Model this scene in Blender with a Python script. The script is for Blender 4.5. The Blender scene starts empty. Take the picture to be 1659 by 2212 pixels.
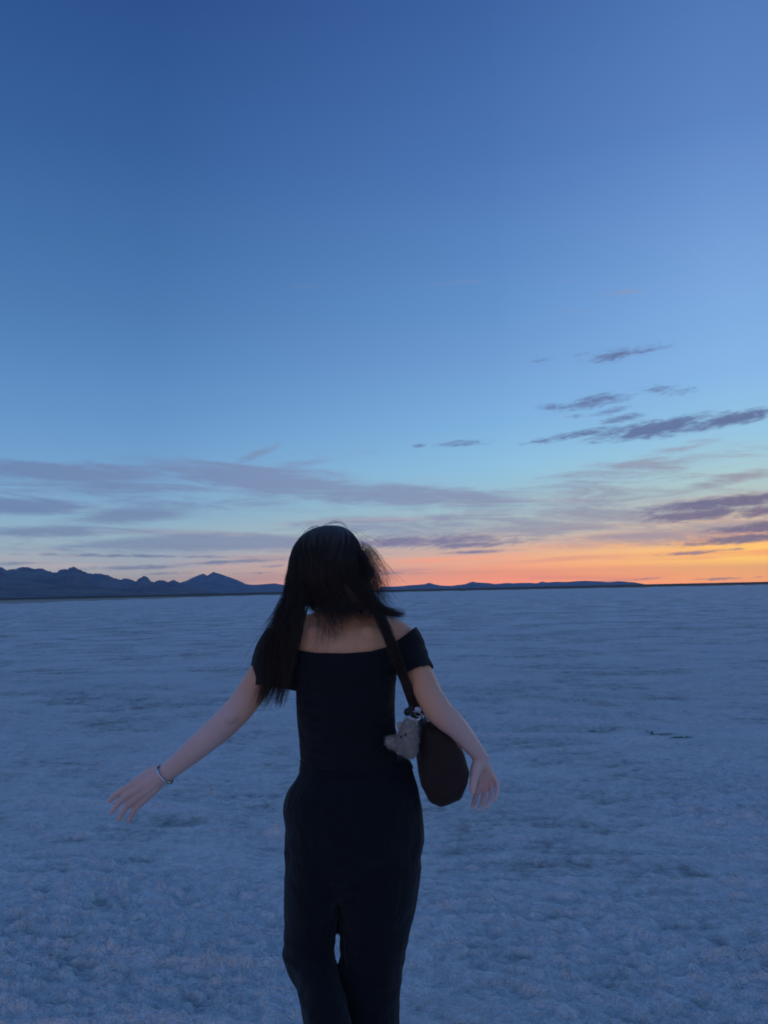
import bpy, bmesh, math, random
import numpy as np
from mathutils import Vector, Matrix

SC = bpy.context.scene
COL = SC.collection
R = math.radians
rnd = random.Random(7)
rng = np.random.default_rng(11)

# ------------------------------------------------------------------ camera
CAM_H = 1.48
cam_data = bpy.data.cameras.new('camera')
cam_data.sensor_fit = 'VERTICAL'
cam_data.sensor_height = 24.0
cam_data.lens = 12.0 / math.tan(R(33.65))
cam_data.clip_start = 0.05
cam_data.clip_end = 120000.0
cam = bpy.data.objects.new('camera', cam_data)
COL.objects.link(cam)
CAM_ROT = Matrix.Rotation(R(90 + 5.77), 3, 'X') @ Matrix.Rotation(R(-1.2), 3, 'Z')
cam.matrix_world = Matrix.Translation((0, 0, CAM_H)) @ CAM_ROT.to_4x4()
SC.camera = cam

# ------------------------------------------------------------------ colour helpers
def lin(h):
    h = h.lstrip('#')
    o = []
    for k in (0, 2, 4):
        c = int(h[k:k+2], 16) / 255.0
        o.append(c / 12.92 if c <= 0.04045 else ((c + 0.055) / 1.055) ** 2.4)
    return (o[0], o[1], o[2], 1.0)

# a picture point of the photograph (1659 x 2212 grid) turned into a direction, or a point at depth Y
F_PX = 1106.0 / math.tan(R(33.65))
def ray(px, py):
    return CAM_ROT @ Vector(((px - 829.5) / F_PX, -(py - 1106.0) / F_PX, -1.0))
def at(px, py, Y=2.1):
    d = ray(px, py)
    return Vector((0, 0, CAM_H)) + d * (Y / d.y)
def azel(px, py):
    d = ray(px, py).normalized()
    return math.degrees(math.atan2(d.x, d.y)), math.degrees(math.asin(d.z))

# ------------------------------------------------------------------ sky
SUN_AZ, SUN_EL = 32.0, 1.5            # the sun has just gone, off to the right of the frame
world = bpy.data.worlds.new('World')
SC.world = world
world.use_nodes = True
NT = world.node_tree
NT.nodes.clear()

class G:
    """small helper to write node graphs"""
    def __init__(s, nt): s.nt = nt
    def n(s, t, **kw):
        x = s.nt.nodes.new(t)
        for k, v in kw.items(): setattr(x, k, v)
        return x
    def put(s, sock, v):
        if isinstance(v, bpy.types.NodeSocket): s.nt.links.new(v, sock)
        elif v is not None: sock.default_value = v
    def m(s, op, a, b=None, c=None, clamp=False):
        x = s.n('ShaderNodeMath', operation=op); x.use_clamp = clamp
        for k, v in enumerate((a, b, c)):
            if v is not None: s.put(x.inputs[k], v)
        return x.outputs[0]
    def v(s, op, a, b=None, out=0):
        x = s.n('ShaderNodeVectorMath', operation=op)
        s.put(x.inputs[0], a)
        if b is not None: s.put(x.inputs[1], b)
        return x.outputs[out]
    def xyz(s, a, b, c=0.0):
        x = s.n('ShaderNodeCombineXYZ')
        for k, q in enumerate((a, b, c)): s.put(x.inputs[k], q)
        return x.outputs[0]
    def rng(s, v, a, b, c=0.0, d=1.0, smooth=True):
        x = s.n('ShaderNodeMapRange')
        x.interpolation_type = 'SMOOTHSTEP' if smooth else 'LINEAR'
        s.put(x.inputs['Value'], v)
        for k, q in zip(('From Min', 'From Max', 'To Min', 'To Max'), (a, b, c, d)): s.put(x.inputs[k], q)
        return x.outputs[0]
    def noise(s, vec, scale, detail=3.0, rough=0.5, dist=0.0, dims='3D'):
        x = s.n('ShaderNodeTexNoise', noise_dimensions=dims)
        s.put(x.inputs['Vector'], vec); s.put(x.inputs['Scale'], scale); s.put(x.inputs['Detail'], detail)
        s.put(x.inputs['Roughness'], rough); s.put(x.inputs['Distortion'], dist)
        return x.outputs[0]
    def mix(s, f, a, b, blend='MIX'):
        x = s.n('ShaderNodeMix', data_type='RGBA', blend_type=blend)
        s.put(x.inputs[0], f); s.put(x.inputs[6], a); s.put(x.inputs[7], b)
        return x.outputs[2]
    def ramp(s, f, stops):
        x = s.n('ShaderNodeValToRGB')
        e = x.color_ramp.elements
        while len(e) < len(stops): e.new(0.5)
        for k, (p, c) in enumerate(stops): e[k].position = p; e[k].color = c
        s.put(x.inputs[0], f)
        return x.outputs[0]

g = G(NT)
dirn = g.v('NORMALIZE', g.n('ShaderNodeTexCoord').outputs['Generated'])
sp = g.n('ShaderNodeSeparateXYZ'); NT.links.new(dirn, sp.inputs[0])
el = g.m('MULTIPLY', g.m('ARCSINE', sp.outputs[2]), 180 / math.pi)
az = g.m('MULTIPLY', g.m('ARCTAN2', sp.outputs[0], sp.outputs[1]), 180 / math.pi)
hz = g.v('NORMALIZE', g.v('MULTIPLY', dirn, (1, 1, 0)))
sunh = (math.sin(R(SUN_AZ)), math.cos(R(SUN_AZ)), 0)
daz = g.m('MULTIPLY', g.m('ARCCOSINE', g.m('MULTIPLY', g.v('DOT_PRODUCT', hz, sunh, out=1), 0.99999)), 180 / math.pi)
t_el = g.m('SQRT', g.m('DIVIDE', g.m('MAXIMUM', el, 0.0), 90.0))
def stops(d): return [((e / 90.0) ** 0.5, lin(c)) for e, c in d]
SKY_C = [(0, '#ffa444'), (0.8, '#ffb844'), (1.6, '#ffcd50'), (2.5, '#ffc862'), (3.1, '#ffb874'), (3.7, '#dcb8a0'), (5.0, '#c6c6bc'), (7.0, '#b2d2d6'),
         (10, '#98c8e8'), (14, '#86b6ea'), (20, '#78a4df'), (30, '#5981c4'), (39, '#496fb0'), (60, '#476cac'), (90, '#4e71ae')]
SKY_B = [(0, '#ff966e'), (0.8, '#ff9e68'), (1.8, '#f0ab86'), (2.8, '#d2b0a6'), (4.0, '#b8bec0'), (6.0, '#a6c8d6'), (9, '#90c3e6'),
         (12, '#7fb2e4'), (16, '#719fd8'), (20, '#6291cd'), (30, '#4a73b5'), (39, '#3b60a1'), (60, '#395f9f'), (90, '#4e71ae')]
SKY_A = [(0, '#b3a0b0'), (1.0, '#a6a1b4'), (2.2, '#98a3bf'), (4.0, '#93b0c9'), (6.0, '#88b3d4'), (9, '#75a4d4'),
         (12, '#6596cc'), (16, '#5686c0'), (20, '#4a78b2'), (30, '#365f9c'), (39, '#2a4d8a'), (60, '#325898'), (90, '#4e71ae')]
SKY_D = [(0, '#7c83a8'), (3, '#b59ab0'), (7, '#c6a3b2'), (11, '#a9a2c0'), (16, '#869dca'), (22, '#6789bd'), (30, '#4d73ae'), (45, '#4369a6'), (90, '#4e71ae')]
cA = g.ramp(t_el, stops(SKY_A)); cB = g.ramp(t_el, stops(SKY_B)); cC = g.ramp(t_el, stops(SKY_C)); cD = g.ramp(t_el, stops(SKY_D))
base = g.mix(g.rng(daz, 70, 170), cA, cD)
base = g.mix(g.rng(daz, 49, 22, smooth=False), base, cB)
base = g.mix(g.rng(daz, 23, 7, smooth=False), base, cC)

# thin streaks that lie in the low sky all the way round
sv = g.xyz(g.m('MULTIPLY', az, 0.055), g.m('MULTIPLY', el, 1.25), 3.0)
streak = g.noise(sv, 1.0, 4.0, 0.55, 0.25)
low = g.m('MULTIPLY', g.rng(el, 8.5, 3.0), g.rng(el, 0.0, 0.5, 0.6, 1.0))
str_a = g.m('MULTIPLY', g.rng(streak, 0.50, 0.68), low)
str_b = g.m('MULTIPLY', g.rng(streak, 0.46, 0.30), low)
cl_low = g.ramp(g.m('DIVIDE', daz, 180.0), [(0.0, lin('#ee7f4c')), (0.16, lin('#b58698')), (0.34, lin('#7d86ac')), (1.0, lin('#8388ae'))])
hi_low = g.ramp(g.m('DIVIDE', daz, 180.0), [(0.0, lin('#ffc04e')), (0.16, lin('#ff9a72')), (0.34, lin('#b9b0bd')), (1.0, lin('#a9a2ba'))])
base = g.mix(g.m('MULTIPLY', str_a, 0.50), base, cl_low)
base = g.mix(g.m('MULTIPLY', g.m('MULTIPLY', str_b, g.rng(el, 4.0, 2.0)), 0.6), base, hi_low)

# clouds: each is a place in the sky (azimuth, elevation) filled with wind-drawn noise
pos = g.xyz(az, el, 0.0)
def cloud_field(lst):
    acc = None
    for (px, py, a, b, rot, s) in lst:
        A, E = azel(px, py)
        mp = g.n('ShaderNodeMapping', vector_type='TEXTURE')
        mp.inputs['Location'].default_value = (A, E, 0)
        mp.inputs['Rotation'].default_value = (0, 0, R(rot))
        k = math.degrees(1 / F_PX) * math.cos(R(A)) ** 2
        mp.inputs['Scale'].default_value = (a * k, b * k, 1)
        NT.links.new(pos, mp.inputs['Vector'])
        r = g.v('LENGTH', mp.outputs[0], out=1)
        q = g.rng(r, 1.6, 0.0, 0.0, s)
        acc = q if acc is None else g.m('MAXIMUM', acc, q)
    return acc
DARK = [(1345, 764, 105, 15, 5, .66), (1260, 768, 22, 8, 0, .45), (1180, 778, 50, 9, 3, .33), (1445, 842, 62, 15, -8, .55), (1290, 866, 85, 17, 6, .66), (1200, 880, 50, 12, 4, .55), (1320, 888, 60, 9, 6, .5), (1240, 900, 40, 7, 4, .4),
        (1420, 925, 150, 22, 5, 1.0), (1570, 908, 150, 16, 6, 1.0), (1340, 905, 60, 10, 6, .7), (1250, 938, 100, 10, 7, .72), (1170, 952, 55, 7, 5, .6), (1000, 958, 62, 8, 1, .66),
        (905, 963, 16, 6, 0, .55), (805, 975, 20, 5, 6, .42), (1580, 1084, 190, 16, 3, 1.15), (1495, 1114, 130, 14, 2, 1.1), (1650, 1104, 90, 16, 2, 1.0), (1650, 1138, 120, 15, 3, 1.1),
        (1610, 1163, 170, 14, 2, .95), (900, 1170, 240, 13, 0, .95), (1000, 1178, 130, 9, 1, .85), (1030, 1192, 95, 4.5, 1, .75), (1480, 1196, 85, 6, 4, .8), (1590, 1186, 22, 4, 0, .6),
        (1350, 1253, 90, 3.5, 2, .62), (1560, 1250, 120, 4, 1, .55), (830, 1240, 90, 4, 0, .5),
        (300, 1201, 250, 5, -1, .78), (510, 1213, 130, 5, 2, .8), (40, 1217, 65, 6, 2, .75), (290, 1226, 140, 6, 1, .75), (600, 1223, 45, 4, 2, .65), (370, 1238, 60, 4, 1, .6), (540, 1238, 60, 3, 0, .6)]
FAINT = [(150, 1020, 300, 26, 0, 1.0), (560, 1036, 270, 32, -5, 1.0), (860, 1070, 280, 28, -4, .95), (60, 1092, 200, 22, 1, .9), (330, 1060, 500, 55, -1, .52), (1300, 1115, 480, 48, 2, .62), (1500, 1150, 330, 26, 2, .75), (1330, 1030, 330, 40, 6, .42), (900, 1140, 300, 26, -1, .62), (270, 1114, 140, 22, 3, .9), (450, 1174, 360, 20, 0, 1.0),
         (540, 988, 70, 11, 24, .55), (660, 1000, 150, 14, 8, .45), (1400, 990, 160, 16, 12, .5), (1560, 1040, 170, 18, 10, .6), (1200, 1130, 420, 22, 2, .65), (1450, 1060, 150, 12, -8, .5),
         (120, 1150, 230, 18, 0, .7), (1000, 1120, 200, 14, -2, .5), (1000, 610, 240, 9, 3, .12), (680, 618, 60, 7, 4, .25), (1350, 632, 60, 7, -3, .25), (1250, 672, 50, 6, -6, .35), (1210, 602, 40, 6, -8, .2)]
n_dark = g.noise(g.xyz(g.m('MULTIPLY', az, 0.5), g.m('SUBTRACT', g.m('MULTIPLY', el, 2.3), g.m('MULTIPLY', az, 0.2)), 0.0), 1.0, 6.0, 0.62, 0.6)
n_wisp = g.noise(g.xyz(g.m('MULTIPLY', az, 0.16), g.m('ADD', g.m('MULTIPLY', el, 1.2), g.m('MULTIPLY', az, 0.045)), 5.0), 1.0, 6.0, 0.6, 0.9)
n_fine = g.noise(g.xyz(g.m('MULTIPLY', az, 1.5), g.m('SUBTRACT', g.m('MULTIPLY', el, 6.0), g.m('MULTIPLY', az, 0.5)), 9.0), 1.0, 4.0, 0.6, 0.5)
f_d = cloud_field(DARK); f_f = cloud_field(FAINT)
k_d = g.m('ADD', g.m('MULTIPLY', g.m('SUBTRACT', n_dark, 0.5), 1.7), g.m('MULTIPLY', g.m('SUBTRACT', n_fine, 0.5), 0.9))
k_f = g.m('ADD', g.m('MULTIPLY', g.m('SUBTRACT', n_wisp, 0.5), 1.7), g.m('MULTIPLY', g.m('SUBTRACT', n_fine, 0.5), 0.4))
fd = g.m('ADD', f_d, g.m('MULTIPLY', k_d, g.rng(f_d, 0.0, 0.2)))
ff = g.m('ADD', f_f, g.m('MULTIPLY', k_f, g.rng(f_f, 0.0, 0.2)))
a_d = g.rng(fd, 0.10, 0.95)
a_f = g.rng(ff, 0.04, 0.80)
t_cl = g.m('DIVIDE', daz, 60.0, clamp=True)
c_f = g.ramp(t_cl, [(0.0, lin('#9c93a0')), (0.5, lin('#8590b4')), (1.0, lin('#6a80ac'))])
c_dl = g.ramp(t_cl, [(0.0, lin('#6b6480')), (0.5, lin('#74759f')), (1.0, lin('#5d73a2'))])
c_dh = g.ramp(t_cl, [(0.0, lin('#5b6790')), (0.5, lin('#6478a8')), (1.0, lin('#5f78aa'))])
c_dw = g.ramp(t_cl, [(0.0, lin('#93707a')), (0.5, lin('#8a7f9f')), (1.0, lin('#6f7da6'))])
c_dl = g.mix(g.m('MULTIPLY', g.rng(n_fine, 0.45, 0.68), 0.7), c_dl, c_dw)
c_d = g.mix(g.rng(el, 4.0, 9.0), c_dl, c_dh)
base = g.mix(g.m('MULTIPLY', a_f, 0.80), base, c_f)
base = g.mix(g.m('MULTIPLY', a_d, 0.92), base, c_d)
base = g.mix(1.0, base, g.ramp(g.rng(el, 0.0, 6.0, smooth=False), [(0.0, (2.8, 2.4, 1.25, 1)), (0.167, (2.4, 2.1, 1.2, 1)), (0.333, (1.85, 1.66, 1.15, 1)), (0.5, (1.48, 1.38, 1.1, 1)), (1.0, (1.1, 1.08, 1.02, 1))]), 'MULTIPLY')
bg = g.n('ShaderNodeBackground')
NT.links.new(base, bg.inputs['Color'])
bg.inputs['Strength'].default_value = 1.0
NT.links.new(bg.outputs[0], g.n('ShaderNodeOutputWorld').inputs[0])
world.cycles.sampling_method = 'MANUAL'
world.cycles.sample_map_resolution = 1024

# afterglow: the last warm light from where the sun went down
sun_data = bpy.data.lights.new('sun', 'SUN')
sun_data.energy = 0.12
sun_data.angle = R(14)
sun_data.color = (1.0, 0.55, 0.28)
sun = bpy.data.objects.new('sun', sun_data)
COL.objects.link(sun)
sun.rotation_euler = (R(90 - SUN_EL - 3), 0, R(180 - SUN_AZ))

SC.view_settings.view_transform = 'Standard'
SC.view_settings.look = 'None'
SC.view_settings.exposure = 0.0
SC.view_settings.gamma = 1.0
SC.view_settings.use_curve_mapping = False
SC.cycles.use_denoising = True
SC.cycles.filter_width = 1.8
SC.cycles.max_bounces = 8
SC.cycles.volume_bounces = 1
SC.cycles.transparent_max_bounces = 16

# ------------------------------------------------------------------ mesh helpers
def tag(o, label=None, cat=None, group=None, kind=None):
    if label: o['label'] = label
    if cat: o['category'] = cat
    if group: o['group'] = group
    if kind: o['kind'] = kind
    return o
def link(name, me, mat=None, parent=None, smooth=True):
    me.name = name
    if mat is not None and len(me.materials) == 0: me.materials.append(mat)
    if smooth and len(me.polygons):
        me.polygons.foreach_set('use_smooth', np.ones(len(me.polygons), bool))
    o = bpy.data.objects.new(name, me)
    COL.objects.link(o)
    if parent is not None: o.parent = parent
    return o
def mesh_np(name, V, Fq):
    """mesh from an (n,3) array and an (m,k) index array"""
    me = bpy.data.meshes.new(name)
    V = np.asarray(V, np.float32); Fq = np.asarray(Fq, np.int32)
    k = Fq.shape[1]
    me.vertices.add(len(V)); me.vertices.foreach_set('co', V.ravel())
    me.loops.add(Fq.size); me.loops.foreach_set('vertex_index', Fq.ravel())
    me.polygons.add(len(Fq))
    me.polygons.foreach_set('loop_start', np.arange(0, Fq.size, k, dtype=np.int32))
    me.update(calc_edges=True)
    return me
def grid_faces(nr, nc, wrap=False):
    i = np.arange(nr - 1)[:, None]; j = np.arange(nc if wrap else nc - 1)[None, :]
    a = i * nc + j; b = i * nc + (j + 1) % nc
    return np.stack([a, b, b + nc, a + nc], -1).reshape(-1, 4)

# numpy gradient noise
_perm = rng.permutation(512)
_perm = np.concatenate([_perm, _perm, _perm])
_gr = np.stack([np.cos(np.linspace(0, 2 * np.pi, 64, endpoint=False)), np.sin(np.linspace(0, 2 * np.pi, 64, endpoint=False))], 1)
def pnoise(x, y, seed=0):
    x = np.asarray(x, float) + seed * 17.31; y = np.asarray(y, float) + seed * 9.77
    xi = np.floor(x).astype(int); yi = np.floor(y).astype(int)
    xf = x - xi; yf = y - yi
    u = xf ** 3 * (xf * (xf * 6 - 15) + 10); v = yf ** 3 * (yf * (yf * 6 - 15) + 10)
    def gd(i, j, dx, dy):
        h = _perm[(_perm[(i & 511)] + (j & 511))] & 63
        return _gr[h, 0] * dx + _gr[h, 1] * dy
    a = gd(xi, yi, xf, yf); b = gd(xi + 1, yi, xf - 1, yf)
    c = gd(xi, yi + 1, xf, yf - 1); d = gd(xi + 1, yi + 1, xf - 1, yf - 1)
    return (a + u * (b - a)) * (1 - v) + (c + u * (d - c)) * v
def fbm(x, y, oct=4, seed=0, gain=0.5):
    s = 0; a = 1.0; f = 1.0
    for k in range(oct):
        s = s + a * pnoise(x * f, y * f, seed + k * 3); a *= gain; f *= 2.03
    return s
def sstep(x, a, b):
    t = np.clip((x - a) / (b - a), 0, 1); return t * t * (3 - 2 * t)

# ------------------------------------------------------------------ materials
def principled(name, base=(0.5, 0.5, 0.5), rough=0.7, spec=0.3, metal=0.0):
    m = bpy.data.materials.new(name); m.use_nodes = True
    p = m.node_tree.nodes['Principled BSDF']
    p.inputs['Base Color'].default_value = (*base, 1)
    p.inputs['Roughness'].default_value = rough
    p.inputs['Specular IOR Level'].default_value = spec
    p.inputs['Metallic'].default_value = metal
    return m, p, G(m.node_tree)
def bump(gm, p, h, dist, strength=1.0):
    b = gm.n('ShaderNodeBump'); b.inputs['Strength'].default_value = strength; b.inputs['Distance'].default_value = dist
    gm.put(b.inputs['Height'], h); gm.nt.links.new(b.outputs[0], p.inputs['Normal'])

# ------------------------------------------------------------------ salt flat
def salt_material():
    m, p, gm = principled('salt_crust', rough=0.85, spec=0.15)
    pos = gm.n('ShaderNodeNewGeometry').outputs['Position']
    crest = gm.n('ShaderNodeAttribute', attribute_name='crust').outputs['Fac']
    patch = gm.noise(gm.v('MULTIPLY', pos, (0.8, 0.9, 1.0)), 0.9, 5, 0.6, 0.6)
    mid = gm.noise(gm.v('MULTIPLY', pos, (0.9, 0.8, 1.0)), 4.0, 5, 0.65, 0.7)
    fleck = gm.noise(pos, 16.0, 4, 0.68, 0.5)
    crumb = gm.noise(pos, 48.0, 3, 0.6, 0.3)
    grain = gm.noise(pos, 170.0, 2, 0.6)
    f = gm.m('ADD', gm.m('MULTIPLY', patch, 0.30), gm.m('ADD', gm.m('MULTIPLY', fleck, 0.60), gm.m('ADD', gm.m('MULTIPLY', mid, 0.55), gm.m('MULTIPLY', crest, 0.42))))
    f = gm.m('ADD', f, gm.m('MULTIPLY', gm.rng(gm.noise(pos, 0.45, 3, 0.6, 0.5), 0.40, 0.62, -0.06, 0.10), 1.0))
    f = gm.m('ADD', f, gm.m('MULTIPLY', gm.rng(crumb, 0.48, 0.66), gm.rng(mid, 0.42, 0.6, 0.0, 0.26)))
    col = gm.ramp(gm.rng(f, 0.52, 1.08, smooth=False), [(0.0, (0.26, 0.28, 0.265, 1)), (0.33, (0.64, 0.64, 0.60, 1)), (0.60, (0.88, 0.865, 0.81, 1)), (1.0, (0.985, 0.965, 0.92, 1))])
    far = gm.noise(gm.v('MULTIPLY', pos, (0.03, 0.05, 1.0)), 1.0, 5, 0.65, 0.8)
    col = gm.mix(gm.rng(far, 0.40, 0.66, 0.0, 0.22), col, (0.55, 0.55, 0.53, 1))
    gm.nt.links.new(col, p.inputs['Base Color'])
    h = gm.m('ADD', gm.m('MULTIPLY', fleck, 1.0), gm.m('ADD', gm.m('MULTIPLY', crumb, 0.40), gm.m('MULTIPLY', grain, 0.10)))
    bump(gm, p, h, 0.07, 1.0)
    return m
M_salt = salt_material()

def salt_height(X, Y, r, cell):
    """cracked, wind-rippled crust: everything in metres"""
    wx = X + 0.25 * pnoise(X * 0.9, Y * 0.9, 31); wy = Y + 0.12 * X + 0.25 * pnoise(X * 0.8, Y * 0.8, 32)
    mask = sstep(fbm(wx * 0.35, wy * 0.5, 3, 5), -0.25, 0.45)
    mask = np.clip(mask ** 1.5 * 0.95 + 0.25 * sstep(np.abs(X + 0.1), 0.5, 1.6) * sstep(-r, -9, -4), 0, 1.3)
    h = 0.014 * fbm(wx * 0.45, wy * 0.8, 3, 1)
    rip = 1 - np.abs(pnoise(wx * 2.2, wy * 6.0, 8)) * 2.0
    h = h + 0.022 * rip * sstep(0.26 - cell, 0, 0.18) * (0.5 + 0.5 * mask)
    fine = 1 - np.abs(pnoise(wx * 6.5, wy * 13.0, 9)) * 2.2
    h = h + 0.016 * fine * sstep(0.10 - cell, 0, 0.06) * (0.35 + 0.8 * mask)
    lump = np.maximum(fbm(wx * 12.0, wy * 17.0, 2, 12), 0) ** 0.9
    h = h + 0.040 * lump * sstep(0.05 - cell, 0, 0.03) * (0.06 + mask ** 1.4)
    tiny = fbm(wx * 30, wy * 38, 2, 14)
    h = h + 0.010 * tiny * sstep(0.022 - cell, 0, 0.012) * (0.4 + mask)
    drift = np.maximum(1 - np.abs(pnoise(wx * 0.22, wy * 0.9 + 0.3 * pnoise(wx * 0.4, wy * 0.4, 41), 21)) * 6, 0) ** 2
    h = h + 0.032 * drift * sstep(r, 3.0, 7) * (0.3 + sstep(pnoise(wx * 0.4, wy * 0.4, 77), -0.1, 0.3))
    drift2 = np.maximum(1 - np.abs(pnoise(wx * 0.7, wy * 2.4, 24)) * 5, 0) ** 2
    h = h + 0.024 * drift2 * sstep(pnoise(wx * 0.5, wy * 0.6, 79), -0.05, 0.3) * sstep(0.2 - cell, 0, 0.1)
    blk = np.maximum(pnoise(wx * 3.4, wy * 5.0, 55) + 0.25 * pnoise(wx * 14, wy * 14, 56) - 0.42, 0)
    h = h + 0.19 * blk * sstep(0.12 - cell, 0, 0.06)
    return h

def build_salt():
    rr = [0.25]
    while rr[-1] < 1.6: rr.append(rr[-1] * 1.06)
    while rr[-1] < 60: rr.append(rr[-1] * (1.0043 if rr[-1] > 2.2 else 1.012))
    while rr[-1] < 3000: rr.append(rr[-1] * 1.03)
    rr = np.array(rr)
    th = np.concatenate([np.linspace(-36, 36, 440), np.linspace(36, 324, 97)[1:-1]])
    th = np.radians(th)
    Rr, T = np.meshgrid(rr, th, indexing='ij')
    X = Rr * np.sin(T); Y = Rr * np.cos(T)
    cell = np.maximum(Rr * 0.0045, 0.004)
    h = salt_height(X, Y, Rr, cell)
    fade = 1 - sstep(Rr, 60, 200)
    h = h * fade
    V = np.stack([X, Y, h], -1).reshape(-1, 3)
    c0 = np.array([[0, 0, 0.0]])
    nc = len(th)
    me = mesh_np('ground', V, grid_faces(len(rr), nc, True)[:, ::-1])
    a = me.attributes.new('crust', 'FLOAT', 'POINT')
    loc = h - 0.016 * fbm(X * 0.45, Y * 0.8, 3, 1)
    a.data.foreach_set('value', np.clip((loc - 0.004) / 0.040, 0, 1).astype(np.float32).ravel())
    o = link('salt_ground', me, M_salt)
    tag(o, 'pale rippled salt crust of the flat ground', 'ground', kind='structure')
build_salt()

def interp(x, pts):
    return np.interp(x, [p[0] for p in pts], [p[1] for p in pts])

# ---- mud shore where the salt ends
def mud_material():
    m, p, gm = principled('shore_mud', rough=0.95, spec=0.1)
    pos = gm.n('ShaderNodeNewGeometry').outputs['Position']
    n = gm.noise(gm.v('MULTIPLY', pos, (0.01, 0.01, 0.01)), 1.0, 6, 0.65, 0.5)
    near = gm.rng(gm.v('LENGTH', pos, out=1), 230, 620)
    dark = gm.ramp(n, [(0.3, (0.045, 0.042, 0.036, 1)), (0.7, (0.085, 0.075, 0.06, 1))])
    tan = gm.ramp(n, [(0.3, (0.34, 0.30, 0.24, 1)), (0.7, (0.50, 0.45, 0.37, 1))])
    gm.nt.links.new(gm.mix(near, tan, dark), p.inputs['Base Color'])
    return m
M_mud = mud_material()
def build_shore():
    th = np.radians(np.linspace(-180, 180, 1441)[:-1])
    deg = np.degrees(th)
    r0 = interp(deg, [(-180, 420), (-40, 200), (-26, 210), (-18, 260), (-8, 400), (0, 430), (26, 420), (180, 420)])
    r0 = r0 * (1 + 0.24 * fbm(deg * 0.8, deg * 0, 5, 61, 0.6))
    k = np.concatenate([[1.0], np.geomspace(1.04, 140, 46)])
    Rr = k[:, None] * r0[None, :]; T = np.broadcast_to(th, Rr.shape)
    z = np.where(k[:, None] <= 1.0, -0.02, 0.05 + 0.12 * sstep(k[:, None], 1, 1.4) + 0 * Rr) + 0.05 * fbm(Rr * 0.02 * np.sin(T), Rr * 0.02 * np.cos(T), 2, 66) * (k[:, None] > 1)
    V = np.stack([Rr * np.sin(T), Rr * np.cos(T), z], -1).reshape(-1, 3)
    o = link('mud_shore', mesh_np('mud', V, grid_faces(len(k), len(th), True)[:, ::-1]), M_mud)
    tag(o, 'dark strip of mud and scrub along the far edge of the salt', 'shore', kind='structure')
build_shore()

# ---- mountains: real relief whose skyline has the photograph's shape
def rock_material(name, a, b):
    m, p, gm = principled(name, rough=0.95, spec=0.1)
    pos = gm.n('ShaderNodeNewGeometry').outputs['Position']
    n = gm.noise(gm.v('MULTIPLY', pos, (0.002, 0.002, 0.006)), 1.0, 8, 0.65, 0.4)
    gm.nt.links.new(gm.ramp(n, [(0.35, (*a, 1)), (0.68, (*b, 1))]), p.inputs['Base Color'])
    return m
M_rock = rock_material('mountain_rock', (0.03, 0.028, 0.026), (0.26, 0.225, 0.19))

def mountain(name, prof, D, depth, front, seed, rough, label, nth=520, fan=0.0):
    """prof: (azimuth deg, skyline elevation deg); crest at distance D, foot at D-front"""
    a0, a1 = prof[0][0], prof[-1][0]
    az_ = np.linspace(a0, a1, nth)
    rr = np.concatenate([np.linspace(D - front, D, 64), np.linspace(D, D + depth, 20)[1:]])
    Rr, A = np.meshgrid(rr, az_, indexing='ij')
    s = np.where(Rr < D, (Rr - (D - front)) / front, 1 - (Rr - D) / depth)
    e = interp(az_, prof)
    crest = (CAM_H + D * np.tan(np.radians(e))) * (1 + 0.035 * fbm(az_ * 5.0, az_ * 0 + seed, 4, seed + 5, 0.6))
    w = Rr * np.radians(A)
    spur = np.abs(fbm(w / (front * 0.30), Rr / (front * 0.9), 4, seed)) * 1.6
    body = np.clip(s, 0, 1) ** (1.15 + 0.9 * np.clip(spur, 0, 1.2))
    edge = sstep(A, a0, a0 + 0.4) * sstep(-A, -a1, -a1 + 0.4)
    rel = fbm(w / (front * .1), Rr / (front * .12), 5, seed + 40) * rough * s * (1 - s) * 3
    z = np.maximum((crest * (body * (1 - 0.12 * spur * (1 - s))) + crest.mean() * rel), -2.0) * edge
    z = z + fan * s * (1 - s)
    z[0, :] = -3; z[-1, :] = -3
    T = np.radians(A)
    V = np.stack([Rr * np.sin(T), Rr * np.cos(T), z], -1).reshape(-1, 3)
    o = link(name, mesh_np(name, V, grid_faces(len(rr), nth)[:, ::-1]), M_rock)
    return tag(o, label, 'mountain', kind='structure')

def crop_prof(pts, x0, y0, k):
    out = []
    for (x, y) in pts:
        out.append(azel((x0 + x * k) * 0.5486, (y0 + y * k) * 0.5486))
    return sorted(out)
PR_NEAR = [(-2100, 250), (-1700, 190), (-1400, 150), (-1250, 120), (-1050, 128), (-900, 95), (-760, 104), (-620, 70), (-500, 82), (-380, 58), (-260, 75), (-120, 52), (-60, 60), (0, 47), (25, 58), (40, 65), (70, 58), (100, 55), (125, 49), (150, 47), (175, 52), (200, 57), (230, 55), (250, 60), (270, 68), (300, 77), (320, 80), (330, 72), (340, 62), (360, 60), (380, 58), (398, 50), (415, 45),
           (430, 50), (445, 58), (470, 70), (500, 82), (540, 85), (570, 84), (610, 92), (650, 110), (690, 119), (705, 112), (720, 113), (745, 119), (770, 129), (780, 122), (790, 111), (803, 108), (812, 99), (825, 97), (840, 105), (850, 120), (860, 131),
           (878, 133), (892, 126), (905, 122), (920, 121), (940, 128), (958, 133), (972, 124), (985, 120), (1000, 124), (1010, 133), (1040, 140), (1120, 165), (1250, 190)]
PR_PEAK = [(880, 175), (960, 150), (1030, 134), (1060, 124), (1100, 105), (1125, 94), (1150, 85), (1165, 90), (1180, 95), (1198, 83), (1215, 75), (1235, 82), (1260, 90), (1290, 101), (1320, 110), (1345, 120), (1370, 131), (1395, 143), (1420, 147),
           (1480, 147), (1530, 142), (1560, 140), (1600, 147), (1640, 152), (1700, 158), (1780, 168)]
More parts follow.
